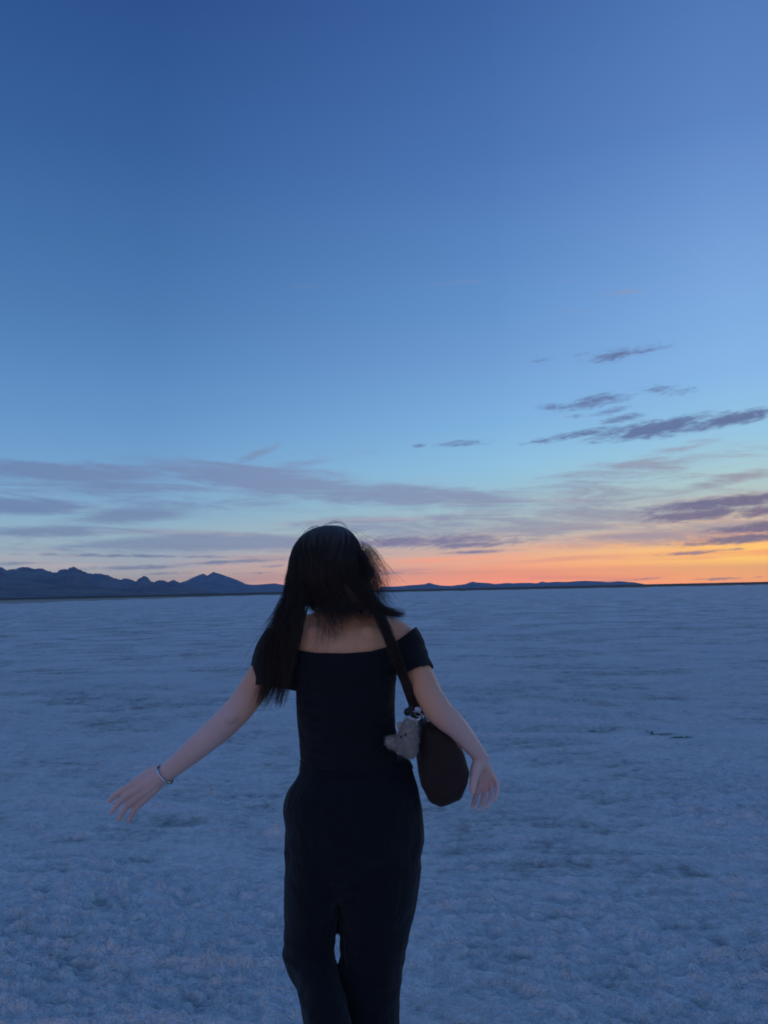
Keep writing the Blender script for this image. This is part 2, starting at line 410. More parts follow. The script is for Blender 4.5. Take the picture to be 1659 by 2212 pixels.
mountain('mountain_range', crop_prof(PR_NEAR, 0, 2200, 0.6932), 14000, 4500, 6000, 3, 0.10, 'dark blue jagged mountain range at the left edge of the flats', 620)
mountain('mountain_peak', crop_prof(PR_PEAK, 0, 2200, 0.6932), 21000, 5000, 5000, 13, 0.05, 'hazy blue twin-topped peak right of the jagged range', 420)
PR_FAR = [(-20, 150), (40, 152), (100, 150), (150, 145), (200, 142), (240, 138), (262, 130), (285, 139), (330, 146), (380, 148), (420, 143), (460, 138), (480, 130), (496, 125), (520, 129), (560, 131), (600, 134), (640, 143), (660, 148), (700, 152), (740, 156)]
PR_FAR2 = [(560, 146), (620, 138), (660, 134), (690, 131), (720, 134), (760, 131), (800, 131), (850, 133), (878, 124), (900, 129), (960, 125), (1010, 127), (1060, 122), (1120, 120), (1180, 123), (1240, 127), (1290, 122), (1340, 125), (1390, 130), (1420, 136), (1480, 146)]
mountain('distant_hills', crop_prof(PR_FAR, 1500, 2200, 0.7233), 22000, 3000, 3500, 23, 0.03, 'low blue hills with a flat dark mesa right of the head', 260)
mountain('distant_ridge', crop_prof(PR_FAR2, 1500, 2200, 0.7233), 26000, 3000, 3500, 33, 0.03, 'long low bluish ridge under the orange sunset sky', 260)

# ====================================================================== the walker
PX = 2.1 / F_PX                       # metres to one picture unit at her distance
def tube(sec, ref=(1, 0, 0), n=20, res=5, round0=False, round1=False, flat=False):
    """closed loft through (point, half width along ref, half width across)"""
    P_ = np.array([list(s[0]) + [s[1], s[2] if len(s) > 2 else s[1]] for s in sec], float)
    ext = [2 * P_[0] - P_[1]] + list(P_) + [2 * P_[-1] - P_[-2]]
    out = []
    for k in range(1, len(ext) - 2):
        p0, p1, p2, p3 = ext[k-1], ext[k], ext[k+1], ext[k+2]
        for t in np.linspace(0, 1, res, endpoint=False):
            out.append(0.5 * (2*p1 + (p2-p0)*t + (2*p0-5*p1+4*p2-p3)*t*t + (3*p1-p0-3*p2+p3)*t**3))
    out.append(P_[-1]); out = np.array(out)
    out[:, 3:] = np.maximum(out[:, 3:], 0.001)
    def cap(a, b):
        d = a[:3] - b[:3]; d = d / (np.linalg.norm(d) + 1e-9); r = min(a[3], a[4]); o = []
        for u in (0.5, 0.8, 0.97):
            q = a.copy(); q[:3] = a[:3] + d * r * u; q[3:] = a[3:] * math.sqrt(1 - u*u); o.append(q)
        return o
    if round0: out = np.array(cap(out[0], out[1])[::-1] + list(out))
    if round1: out = np.array(list(out) + cap(out[-1], out[-2]))
    C = out[:, :3]; T = np.gradient(C, axis=0); T /= np.linalg.norm(T, axis=1)[:, None] + 1e-9
    if flat: T = np.tile(np.array([0, 0, -1.0]), (len(T), 1))
    u = np.array(ref, float)[None] - (T @ np.array(ref, float))[:, None] * T
    u /= np.linalg.norm(u, axis=1)[:, None] + 1e-9
    w = np.cross(T, u)
    a = np.linspace(0, 2*np.pi, n, endpoint=False)
    V = C[:, None] + u[:, None] * (out[:, 3][:, None] * np.cos(a))[..., None] + w[:, None] * (out[:, 4][:, None] * np.sin(a))[..., None]
    V = V.reshape(-1, 3); nr = len(out)
    F = grid_faces(nr, n, True)
    V = np.vstack([V, C[0], C[-1]]); i0 = nr*n; i1 = i0 + 1
    j = np.arange(n)
    c0 = np.stack([j, np.full(n, i0), (j+1) % n, (j+1) % n], -1); b = (nr-1)*n
    c1 = np.stack([b + j, b + (j+1) % n, np.full(n, i1), np.full(n, i1)], -1)
    tris = np.vstack([c0[:, :3], c1[:, :3]])
    tri = np.vstack([F[:, [0, 1, 2]], F[:, [0, 2, 3]], tris])
    return V, tri
def join(parts):
    Vs, Fs, o = [], [], 0
    for V, F in parts:
        Vs.append(V); Fs.append(F + o); o += len(V)
    return np.vstack(Vs), np.vstack(Fs)
def fuse(parts, voxel, smooth=4):
    """several closed lofts grown together into ONE continuous surface"""
    V, F = join(parts)
    me = mesh_np('tmp', V, F)
    o = bpy.data.objects.new('tmp', me); COL.objects.link(o)
    m = o.modifiers.new('r', 'REMESH'); m.mode = 'VOXEL'; m.voxel_size = voxel
    if smooth:
        q = o.modifiers.new('s', 'SMOOTH'); q.factor = 0.5; q.iterations = smooth
    dg = bpy.context.evaluated_depsgraph_get(); dg.update()
    new = bpy.data.meshes.new_from_object(o.evaluated_get(dg))
    bpy.data.objects.remove(o); bpy.data.meshes.remove(me)
    return new
def coords(me):
    a = np.empty(len(me.vertices) * 3, np.float32); me.vertices.foreach_get('co', a); return a.reshape(-1, 3).astype(float)
def normals(me):
    a = np.empty(len(me.vertices) * 3, np.float32); me.vertex_normals.foreach_get('vector', a); return a.reshape(-1, 3).astype(float)
def set_coords(me, V):
    me.vertices.foreach_set('co', V.astype(np.float32).ravel()); me.update()
def px_of(x, y, z):
    """picture column and row of world points (for cutting necklines where the photo has them)"""
    d = np.stack([x, y, z - CAM_H], -1) @ np.array(CAM_ROT)
    return 829.5 - d[:, 0] / d[:, 2] * F_PX, 1106.0 + d[:, 1] / d[:, 2] * F_PX

# ---- cloth wrinkles
def wrinkle(me, fn):
    V = coords(me); N = normals(me); set_coords(me, V + N * fn(V)[:, None])

# ---- materials
def skin_material():
    m, p, gm = principled('skin', (0.66, 0.36, 0.25), 0.5, 0.35)
    pos = gm.n('ShaderNodeNewGeometry').outputs['Position']
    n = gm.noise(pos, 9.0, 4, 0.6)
    tan = gm.ramp(n, [(0.3, (0.90, 0.385, 0.20, 1)), (0.7, (0.94, 0.43, 0.235, 1))])  # warm cast of light on the back, put into the skin colour
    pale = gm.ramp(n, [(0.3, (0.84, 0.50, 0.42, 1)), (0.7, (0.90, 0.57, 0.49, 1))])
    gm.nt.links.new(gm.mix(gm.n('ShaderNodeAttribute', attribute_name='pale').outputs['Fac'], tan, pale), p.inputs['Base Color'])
    p.inputs['Subsurface Weight'].default_value = 0.12
    p.inputs['Subsurface Radius'].default_value = (0.012, 0.005, 0.003)
    p.inputs['Subsurface Scale'].default_value = 1.0
    bump(gm, p, gm.noise(pos, 260.0, 3, 0.6), 0.0006, 0.5)
    return m
def cloth_material(name, c, ribs=0.0):
    m, p, gm = principled(name, c, 0.85, 0.15)
    p.inputs['Sheen Weight'].default_value = 0.10
    p.inputs['Sheen Roughness'].default_value = 0.5
    pos = gm.n('ShaderNodeNewGeometry').outputs['Position']
    big = gm.noise(gm.v('MULTIPLY', pos, (7, 7, 16 if ribs else 5)), 1.0, 3, 0.55, 0.8)
    weave = gm.noise(pos, 700.0, 2, 0.6)
    c2 = tuple(x * 1.5 for x in c)
    gm.nt.links.new(gm.mix(gm.rng(weave, 0.3, 0.7), (*c, 1), (*c2, 1)), p.inputs['Base Color'])
    bump(gm, p, gm.m('ADD', gm.m('MULTIPLY', big, 1.0), gm.m('MULTIPLY', weave, 0.04)), 0.028, 0.8)
    return m
M_skin = skin_material()
M_top = cloth_material('black_knit', (0.012, 0.0105, 0.012), 1.0)
M_trouser = cloth_material('black_trouser_cloth', (0.0075, 0.0085, 0.012))
M_bag = cloth_material('dark_brown_leather', (0.034, 0.018, 0.0155))
M_bag.node_tree.nodes['Principled BSDF'].inputs['Roughness'].default_value = 0.6
M_hair, _p, _ = principled('dark_hair', (0.050, 0.031, 0.023), 0.5, 0.35)
M_shoe, _p, _ = principled('black_shoe_leather', (0.012, 0.012, 0.013), 0.5, 0.4)
M_sole, _p, _ = principled('rubber_sole', (0.05, 0.05, 0.05), 0.8, 0.2)
M_steel, _p, _ = principled('silver_metal', (0.75, 0.74, 0.72), 0.22, 0.5, 1.0)
M_gold, _p, _ = principled('brass_metal', (0.62, 0.48, 0.25), 0.3, 0.5, 1.0)
M_eye, _p, _ = principled('eye_white', (0.7, 0.68, 0.66), 0.2, 0.5)
M_plastic, _p, _ = principled('black_clip_plastic', (0.012, 0.013, 0.016), 0.4, 0.4)
M_clear, _p, _ = principled('frosted_tag_plastic', (0.55, 0.55, 0.57), 0.3, 0.4)

person = bpy.data.objects.new('person', None)
COL.objects.link(person)
person.empty_display_size = 0.2
ORIG = at(765, 1700, 2.1); ORIG.z = 0.0
person.location = ORIG
tag(person, 'long-haired person in black off-shoulder top and trousers walking away with arms out', 'person')
# parts are modelled in world space, then hung on the Empty
def hang(name, me, mat, parent, smooth=True):
    o = link(name, me, mat, parent, smooth)
    base = parent
    while base.parent is not None: base = base.parent
    if parent == base: o.matrix_parent_inverse = Matrix.Translation(-base.location)
    return o

# ---- body
def A(px, py, r1, r2=None, Y=2.1): return (at(px, py, Y), r1, r1 if r2 is None else r2)
def tor(py, c, hw, d, Y=2.1): return (at(c, py, Y), hw * PX, d)
parts = []
parts.append(tube([tor(1850, 764, 116, .095), tor(1790, 765, 126, .105), tor(1720, 760, 118, .098), tor(1640, 756, 94, .082), tor(1560, 746, 93, .082), tor(1490, 744, 99, .09),
                   tor(1440, 742, 106, .097, 2.095), tor(1410, 741, 112, .098, 2.09), tor(1385, 740, 122, .092, 2.09), tor(1362, 739, 118, .078, 2.095), tor(1343, 737, 92, .064, 2.105), tor(1325, 734, 60, .056, 2.115),
                   tor(1302, 729, 43, .052, 2.12), tor(1275, 723, 40, .052, 2.125), tor(1240, 716, 40, .05, 2.13)], n=32, res=4, flat=True))
parts.append(tube([A(745, 1352, .035, Y=2.10), A(800, 1358, .045, Y=2.1), A(856, 1377, .046), A(872, 1398, .040, Y=2.09)], ref=(0, 1, 0), round1=True))
parts.append(tube([A(730, 1352, .035, Y=2.10), A(680, 1360, .045, Y=2.1), A(622, 1382, .046), A(606, 1400, .040, Y=2.09)], ref=(0, 1, 0), round1=True))
# shoulder blades
parts.append(tube([A(798, 1366, .03, .018, 2.034), A(793, 1398, .033, .019, 2.030), A(782, 1440, .022, .014, 2.036)], round0=True, round1=True))
parts.append(tube([A(682, 1366, .03, .018, 2.034), A(687, 1398, .033, .019, 2.030), A(700, 1440, .022, .014, 2.036)], round0=True, round1=True))
# bust
for bx in (700, 786): parts.append(tube([A(bx, 1470, .055, .045, 2.15), A(bx, 1490, .058, .05, 2.165), A(bx, 1512, .045, .035, 2.155)], round0=True, round1=True))
# arms
RA = [(858, 1378, .047, 2.10), (882, 1420, .040, 2.075), (908, 1460, .0355, 2.045), (925, 1497, .0345, 2.02), (943, 1529, .035, 2.005), (964, 1552, .0325, 2.005), (986, 1571, .0295, 2.015), (1018, 1609, .023, 2.035), (1037, 1636, .0195, 2.05), (1040, 1648, .020, 2.055)]
LA = [(618, 1388, .047, 2.10), (587, 1432, .041, 2.085), (552, 1482, .0365, 2.07), (518, 1529, .0355, 2.06), (480, 1568, .034, 2.06), (447, 1597, .0315, 2.06), (415, 1624, .0285, 2.065), (378, 1655, .024, 2.07), (362, 1668, .0225, 2.075), (350, 1677, .0225, 2.075)]
parts.append(tube([(at(x, y, Y), r) for x, y, r, Y in RA], ref=(0, 1, 0), round1=True))
parts.append(tube([(at(x, y, Y), r * 1.07) for x, y, r, Y in LA], ref=(0, 1, 0), round1=True))
parts.append(tube([A(512, 1532, .022, Y=2.045), A(500, 1548, .020, Y=2.034), A(490, 1556, .016, Y=2.04)], round0=True, round1=True))
parts.append(tube([A(482, 1556, .022, Y=2.06), A(452, 1580, .024, Y=2.058), A(424, 1606, .017, Y=2.062)], round0=True, round1=True))
parts.append(tube([A(500, 1560, .024, Y=2.06), A(476, 1588, .022, Y=2.062), A(446, 1612, .015, Y=2.066)], round0=True, round1=True))
parts.append(tube([A(371, 1650, .008, Y=2.058), A(366, 1653, .009, Y=2.056)], round0=True, round1=True))
parts.append(tube([A(950, 1512, .018, Y=2.0), A(956, 1526, .019, Y=1.996), A(960, 1540, .015, Y=2.0)], round0=True, round1=True))
parts.append(tube([A(970, 1538, .019, Y=2.002), A(988, 1562, .020, Y=2.005), A(1014, 1594, .014, Y=2.025)], round0=True, round1=True))
parts.append(tube([A(946, 1540, .019, Y=1.998), A(968, 1564, .019, Y=2.0), A(990, 1590, .013, Y=2.015)], round0=True, round1=True))
parts.append(tube([A(1047, 1632, .0075, Y=2.046), A(1050, 1637, .008, Y=2.046)], round0=True, round1=True))
def chain(pts, rad): return tube([(at(x, y, Y), r) for (x, y, Y), r in zip(pts, rad)], ref=(0.3, 1, 0.1), n=12, res=4, round0=True, round1=True)
FR = (.0135, .0125, .0098, .0088, .0078, .0068)
# right hand: hangs, palm towards the viewer, fingers a little curled
RH = [[(1034, 1645, 2.05), (1033, 1668, 2.062), (1035, 1692, 2.068), (1030, 1714, 2.056), (1025, 1731, 2.036), (1021, 1743, 2.016)],
      [(1039, 1645, 2.052), (1043, 1668, 2.066), (1048, 1693, 2.072), (1045, 1718, 2.055), (1040, 1736, 2.024), (1036, 1748, 1.998)],
      [(1043, 1645, 2.053), (1051, 1667, 2.066), (1060, 1690, 2.07), (1061, 1713, 2.048), (1057, 1731, 2.02), (1052, 1743, 2.0)],
      [(1046, 1645, 2.053), (1057, 1664, 2.063), (1070, 1684, 2.062), (1075, 1703, 2.042), (1073, 1718, 2.02), (1069, 1729, 2.002)]]
for k, f in enumerate(RH): parts.append(chain(f, [r * (0.86 if k == 3 else 1.0) * q for r, q in zip(FR, (1, .88, .80, .79, .82, .88))]))
parts.append(chain([(1034, 1645, 2.045), (1028, 1662, 2.035), (1024, 1681, 2.02), (1022, 1698, 2.01), (1021, 1711, 2.005)], (.015, .015, .0115, .0100, .0078)))
# left hand: back of the hand to the viewer, fingers drooping
LH = [[(358, 1664, 2.075), (328, 1677, 2.078), (294, 1691, 2.078), (268, 1705, 2.086), (249, 1717, 2.098), (237, 1730, 2.104)],
      [(354, 1671, 2.075), (328, 1687, 2.074), (295, 1706, 2.073), (268, 1723, 2.082), (252, 1740, 2.094), (241, 1755, 2.102)],
      [(352, 1678, 2.075), (330, 1697, 2.075), (301, 1719, 2.076), (278, 1738, 2.086), (265, 1755, 2.098), (257, 1770, 2.106)],
      [(353, 1684, 2.075), (334, 1706, 2.079), (310, 1730, 2.082), (292, 1747, 2.092), (284, 1762, 2.102), (278, 1775, 2.108)]]
for k, f in enumerate(LH): parts.append(chain(f, [r * (0.86 if k == 3 else 1.0) * 1.03 for r in FR]))
parts.append(chain([(350, 1662, 2.09), (332, 1667, 2.108), (310, 1678, 2.128), (290, 1690, 2.138), (274, 1702, 2.142)], (.015, .015, .012, .0103, .008)))
# legs (inside the trousers and shoes)
XR, XL = at(792, 2212, 2.1).x, at(780, 2212, 1.8).x
parts.append(tube([A(825, 1800, .085), A(815, 1920, .07), A(805, 2050, .05), (Vector((XR + .004, 2.12, .30)), .046), (Vector((XR, 2.13, .12)), .032), (Vector((XR, 2.13, .07)), .034)], ref=(1, 0, 0)))
parts.append(tube([(Vector((XR, 2.10, .045)), .028, .03), (Vector((XR + .006, 2.19, .04)), .034, .024), (Vector((XR + .01, 2.30, .026)), .036, .015)], ref=(1, 0, 0), round0=True, round1=True))
KL = at(672, 2060, 2.09)
AL = Vector((XL, 1.80, .20))
parts.append(tube([A(695, 1800, .085), A(682, 1920, .07), (KL, .05), (KL.lerp(AL, .35), .047), (KL.lerp(AL, .85), .033), (AL, .034)], ref=(1, 0, 0)))
TL = Vector((XL - .01, 1.90, .045))
parts.append(tube([(AL + Vector((0, -.02, -.02)), .028, .03), (AL.lerp(TL, .45), .033, .025), (TL, .036, .016)], ref=(1, 0, 0), round0=True, round1=True))
# head with face
HY = 2.135
def hd(py, hw, d, dy=0): return (at(714, py, HY + dy), hw * PX, d)
parts.append(tube([hd(1154, 18, .03), hd(1164, 38, .06), hd(1184, 53, .085), hd(1210, 59, .096), hd(1236, 58, .094, .002), hd(1262, 53, .082, .012), hd(1286, 43, .062, .026), hd(1303, 28, .042, .042)], n=28, round0=True, round1=True))
def fp(dx, py, y): q = at(714, py, HY); return Vector((q.x + dx, HY + y, q.z))
parts.append(tube([(fp(0, 1218, .094), .008, .006), (fp(0, 1238, .104), .010, .009), (fp(0, 1250, .108), .015, .011), (fp(0, 1257, .098), .016, .008)], round0=True, round1=True))
parts.append(tube([(fp(-.024, 1271, .088), .005, .004), (fp(0, 1270, .097), .008, .006), (fp(.024, 1271, .088), .005, .004)], ref=(0, 0, 1), round0=True, round1=True))
parts.append(tube([(fp(-.022, 1276, .086), .005, .004), (fp(0, 1277, .096), .008, .007), (fp(.022, 1276, .086), .005, .004)], ref=(0, 0, 1), round0=True, round1=True))
for s in (-1, 1):
    parts.append(tube([(fp(s * .012, 1214, .090), .006, .006), (fp(s * .035, 1211, .084), .007, .006), (fp(s * .055, 1215, .066), .006, .006)], ref=(0, 0, 1), round0=True, round1=True))
    parts.append(tube([(fp(s * .074, 1224, .0), .006, .018), (fp(s * .078, 1240, .0), .007, .016), (fp(s * .074, 1254, .004), .005, .01)], round0=True, round1=True))
me = fuse(parts, 0.0028, 6)
def back_relief(V):
    x, y, z = V.T
    X_, Y_ = px_of(x, y, z)
    back = (y < 2.06) * sstep(Y_, 1325, 1350) * sstep(-X_, -880, -840) * sstep(X_, 630, 650)
    c = 738 - (Y_ - 1330) * .02
    return back * (-0.0055 * np.exp(-((X_ - c) / 11) ** 2) - 0.003 * (np.exp(-((X_ - c - 38) / 10) ** 2) + np.exp(-((X_ - c + 36) / 10) ** 2)) * sstep(Y_, 1365, 1400))
wrinkle(me, back_relief)
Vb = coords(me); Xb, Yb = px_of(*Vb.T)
pale = sstep(np.maximum(Xb - 745, 735 - Xb), 150, 270)      # forearms and hands: cooler cast of light put into the skin colour
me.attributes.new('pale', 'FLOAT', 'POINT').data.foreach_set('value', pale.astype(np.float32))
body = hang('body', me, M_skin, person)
for s in (-1, 1):
    V, F = tube([(fp(s * .031, 1226, .076), .013, .011), (fp(s * .031, 1227, .078), .013, .011)], n=12, round0=True, round1=True)
    hang('eye', mesh_np('eye', V, F), M_eye, person)

# ---- trousers
pants = []
pants.append(tube([tor(1641, 765, 113, .095), tor(1660, 770, 118, .099), tor(1680, 769, 124, .108, 2.095), tor(1703, 764.5, 135, .117, 2.09), tor(1726, 762, 141, .123, 2.09), tor(1748, 762.5, 144, .126, 2.09), tor(1790, 766, 144, .126, 2.09), tor(1835, 764, 145, .120, 2.092), tor(1870, 763, 132, .108, 2.095), tor(1900, 762, 105, .092), tor(1930, 760, 60, .06)], n=36, res=4, flat=True))
def leg(y, l, r, d): return (at((l + r) / 2, y, 2.1), (r - l) / 2 * PX, d)
pants.append(tube([leg(1800, 760, 908, .10), leg(1850, 738, 909, .112), leg(1900, 728, 904, .110), leg(1950, 733, 897, .104), leg(1985, 737, 887, .097), leg(2040, 738, 876, .090), leg(2090, 738, 868, .088), leg(2140, 737, 862, .088), leg(2212, 743, 860, .086), (Vector((XR + .006, 2.11, .16)), .072, .088), (Vector((XR + .006, 2.11, .055)), .074, .095)], n=32, res=4))
pants.append(tube([leg(1800, 620, 765, .10), leg(1850, 619, 750, .112), leg(1900, 616, 746, .106), leg(1950, 616, 732, .10), leg(1985, 617, 726, .090), leg(2035, 616, 721, .085), leg(2068, 616, 722, .082), (KL.lerp(AL, .14), .0545, .08), (KL.lerp(AL, .35), .057, .08), (KL.lerp(AL, .6), .060, .08), (KL.lerp(AL, .8), .062, .085), (KL.lerp(AL, 1.02), .064, .088)], n=32, res=4))
me = fuse(pants, 0.005, 6)
def folds(V):
    x, y, z = V.T
    a = np.arctan2(y - 2.1, x + .1)
    f = 0.0035 * fbm(a * 2.2 + x * 6, z * 2.2 + y * 3, 3, 91)
    f += 0.006 * np.exp(-((z - .52) / .10) ** 2) * pnoise(x * 9 + y * 6, z * 32 + x * 10, 92)
    f += 0.006 * np.exp(-((z - .80) / .07) ** 2) * pnoise(x * 12, z * 26 + x * 14, 93)
    f += 0.004 * sstep(-z, -.35, -.1) * pnoise(a * 3, z * 14, 94)
    return f
wrinkle(me, folds)
trousers = hang('trousers', me, M_trouser, person)
# waistband
V, F = tube([tor(1640, 765, 114, .0960), tor(1650, 768, 117, .0985), tor(1660, 770, 119.5, .1005)], n=48, res=4, flat=True)
hang('waistband', mesh_np('waistband', V, F), M_trouser, trousers)

# ---- off-shoulder top
top = []
top.append(tube([tor(1668, 770, 122, .104), tor(1640, 764, 112.5, .097), tor(1620, 757, 107, .0945), tor(1600, 753, 104, .0925), tor(1560, 748, 103.5, .092), tor(1520, 746, 105, .096), tor(1490, 744, 109, .102), tor(1450, 742, 114, .109, 2.096), tor(1410, 741, 119, .107, 2.09), tor(1380, 741, 124, .10, 2.09), tor(1350, 741, 124, .09, 2.09)], n=36, res=4, flat=True))
for bx in (700, 786): top.append(tube([A(bx, 1462, .06, .055, 2.155), A(bx, 1488, .064, .058, 2.168), A(bx, 1516, .05, .042, 2.158)], round0=True, round1=True))
RS = [(850, 1352, .056, 2.10), (868, 1382, .054, 2.09), (882, 1408, .050, 2.08), (891, 1430, .0475, 2.065), (903, 1456, .045, 2.05), (915, 1482, .044, 2.035)]
top.append(tube([(at(x, y, Y), r) for x, y, r, Y in RS], ref=(0, 1, 0), n=28))
LS = [(632, 1352, .055, .055, 2.10), (618, 1380, .060, .060, 2.095), (605, 1412, .066, .064, 2.09), (597, 1445, .066, .064, 2.085), (589, 1480, .064, .062, 2.08), (584, 1512, .064, .062, 2.075)]
top.append(tube([(at(x, y, Y), a, b) for x, y, a, b, Y in LS], ref=(1, 0, 0), n=32))
me = fuse(top, 0.0045, 6)
def top_folds(V):
    x, y, z = V.T
    px_, py_ = px_of(x, y, z)
    torso = sstep(px_, 640, 665) * sstep(-px_, -850, -825)
    f = 0.0080 * torso * sstep(-z, -1.24, -1.14) * pnoise(x * 5 + 3 + y * 2, z * 42 + x * 6, 71)
    f += 0.0050 * torso * pnoise(x * 8 + y * 4, z * 24 - x * 9, 72)
    f += 0.005 * (1 - torso) * sstep(px_, 840, 870) * pnoise(y * 6 + x * 4, z * 46 - x * 40, 73)
    f += 0.0050 * sstep(-px_, -650, -620) * pnoise(np.arctan2(y - 2.08, x + .29) * 2.4, z * 6, 74)
    return f
wrinkle(me, top_folds)
# open it at the neckline, the sleeve hems and the waist
NECK = [(500, 1345), (560, 1350), (590, 1358), (615, 1382), (640, 1404), (680, 1410), (745, 1411.5), (800, 1407), (835, 1399), (850, 1390), (872, 1374), (894, 1357), (915, 1345), (960, 1330)]
V = coords(me)
px_, py_ = px_of(*V.T)
bm = bmesh.new(); bm.from_mesh(me); bm.verts.ensure_lookup_table()
neck_y = np.array(interp(px_, NECK))
hemL = 1474 + (px_ - 538) * (18.0 / 97.0)
pa = np.array(at(901, 1455, 2.05)); ax = np.array(at(915, 1482, 2.035)) - np.array(at(882, 1408, 2.08)); ax /= np.linalg.norm(ax)
sR = (V - pa) @ ax
isL = px_ < 641; isR = (px_ > 856) & (py_ > 1395)
gone = (py_ < neck_y) | (isL & (py_ > hemL)) | (isR & (sR > 0)) | (py_ > 1660)
dead = [f for f in bm.faces if all(gone[v.index] for v in f.verts)]
bmesh.ops.delete(bm, geom=dead, context='FACES')
bm.verts.ensure_lookup_table()
for v in bm.verts:
    if not v.is_boundary: continue
    p = v.co
    X_, Y_ = px_of(np.array([p.x]), np.array([p.y]), np.array([p.z])); X_, Y_ = X_[0], Y_[0]
    k = p.y / F_PX
    ny = interp(X_, NECK)
    if abs(Y_ - ny) < 9: p.z += (Y_ - ny) * k * 0.95
    elif X_ < 641 and abs(Y_ - (1474 + (X_ - 538) * 18 / 97)) < 9: p.z += (Y_ - (1474 + (X_ - 538) * 18 / 97)) * k
    elif X_ > 850 and Y_ > 1395:
        d = (np.array(p) - pa) @ ax
        if abs(d) < .012: p -= Vector(ax) * float(d)
bmesh.ops.smooth_vert(bm, verts=[v for v in bm.verts if not v.is_boundary], factor=0.3, use_axis_x=True, use_axis_y=True, use_axis_z=True)
bm.to_mesh(me); bm.free()
top_o = hang('off_shoulder_top', me, M_top, person)
so = top_o.modifiers.new('thickness', 'SOLIDIFY'); so.thickness = 0.0025; so.offset = -1

# ---- shoes
def shoe(ank, toe, lift):
    d = (toe - ank); 
    heel = ank + Vector((0, -.045, -.02))
    up = tube([(heel, .034, .036), (ank.lerp(toe, .25), .041, .042), (ank.lerp(toe, .6), .045, .030), (toe, .044, .020)], ref=(1, 0, 0), n=20, round0=True, round1=True)
    col = tube([(ank + Vector((0, -.012, -.01)), .040, .042), (ank + Vector((0, -.012, .05)), .041, .044)], ref=(1, 0, 0), n=20)
    o = hang('shoe', fuse([up, col], .004, 4), M_shoe, person)
    dn = Vector((0, 0, -1)) if not lift else Vector((0, -.55, -.83))
    s = tube([(heel + dn * .028, .037, .009), (ank.lerp(toe, .3) + dn * .030, .040, .009), (ank.lerp(toe, .65) + dn * .023, .047, .009), (toe + dn * .016, .046, .008)], ref=(1, 0, 0), n=20, round0=True, round1=True)
    q = link('sole', mesh_np('sole', *s), M_sole, o)
shoe(Vector((XR, 2.13, .056)), Vector((XR + .012, 2.32, .032)), False)
shoe(Vector((XL, 1.80, .175)), Vector((XL - .008, 1.915, .046)), True)

# ---- bracelet on the far-out wrist
def torus_np(c, axis, R1, R2, r, ref=(0, 0, 1), n=40, m=8, squash=1.0):
    axis = np.array(axis, float); axis /= np.linalg.norm(axis)
    u = np.array(ref, float); u -= axis * (u @ axis); u /= np.linalg.norm(u); w = np.cross(axis, u)
    a = np.linspace(0, 2*np.pi, n, endpoint=False)[:, None]; b = np.linspace(0, 2*np.pi, m, endpoint=False)[None]
    rad = u * np.cos(a)[..., None] * R1 + w * np.sin(a)[..., None] * R2
    nr = u * np.cos(a)[..., None] + w * np.sin(a)[..., None]
    V = np.array(c) + rad + nr * (r * np.cos(b))[..., None] + axis * (r * squash * np.sin(b))[..., None]
    V = V.reshape(-1, 3)
    i = np.arange(n)[:, None]; j = np.arange(m)[None]
    f = np.stack([i*m + j, ((i+1) % n)*m + j, ((i+1) % n)*m + (j+1) % m, i*m + (j+1) % m], -1).reshape(-1, 4)
    return V, f[:, ::-1]
wr = at(357, 1673, 2.075); axw = at(350, 1680, 2.075) - at(378, 1655, 2.07)
br = hang('bracelet', mesh_np('bracelet', *torus_np(wr, axw, .0262, .0262, .0028, n=48)), M_plastic, person)
cl = torus_np(wr + axw.normalized() * .0005, axw, .0268, .0268, .0034, n=48)
keep = [f for f in cl[1] if np.mean(cl[0][f][:, 1]) < wr.y - .014]
link('bracelet_clasp', mesh_np('bracelet_clasp', cl[0], np.array(keep)), M_steel, br)

# ---------------------------------------------------------------- hair
HS = [(1141, 697, 733, .028, 2.135, 180), (1147, 672, 750, .058, 2.135, 180), (1160, 652, 764, .086, 2.135, 180), (1182, 638, 775, .107, 2.134, 150), (1210, 630, 784, .116, 2.132, 112), (1240, 627, 790, .116, 2.130, 100),
      (1265, 627, 797, .110, 2.127, 96), (1288, 650, 805, .102, 2.122, 92), (1302, 668, 813, .096, 2.115, 86), (1314, 676, 822, .090, 2.108, 80)]
HSa = np.array(HS, float)
tt = np.linspace(0, len(HS) - 1, 46)
HC = np.stack([np.interp(tt, np.arange(len(HS)), HSa[:, k]) for k in range(6)], 1)
for _ in range(2): HC[1:-1] = 0.25 * HC[:-2] + 0.5 * HC[1:-1] + 0.25 * HC[2:]
def hair_pt(t, u, out=0.0):
    """t 0 crown .. 1 ends, u -1 .. 1 round the back of the head, left to right"""
    i = t * (len(HC) - 1)
    c = np.stack([np.interp(i, np.arange(len(HC)), HC[:, k]) for k in range(6)], -1)
    ang = np.radians(c[..., 5]) * u
    cx = 0.5 * (c[..., 1] + c[..., 2]); hw = 0.5 * (c[..., 2] - c[..., 1]) * PX + out
    yy = c[..., 4] - np.cos(ang) * (c[..., 3] + out)
    d = np.stack([(cx - 829.5) / F_PX, -(c[..., 0] - 1106.0) / F_PX, -np.ones_like(cx)], -1) @ np.array(CAM_ROT).T
    p = np.array([0, 0, CAM_H]) + d * (c[..., 4] / d[..., 1])[..., None]
    return np.stack([p[..., 0] + np.sin(ang) * hw, yy, p[..., 2] + out * 0.5 * (1 - np.clip(t * 4, 0, 1))], -1)
nu = 120
Tg, Ug = np.meshgrid(np.linspace(0, 1, 70), np.linspace(-1, 1, nu), indexing='ij')
groove = 0.0030 * pnoise(Ug * 26 + 2 * pnoise(Tg * 3, Ug * 2, 3), Tg * 2.5, 4) + 0.0016 * pnoise(Ug * 70, Tg * 4, 6) - 0.004
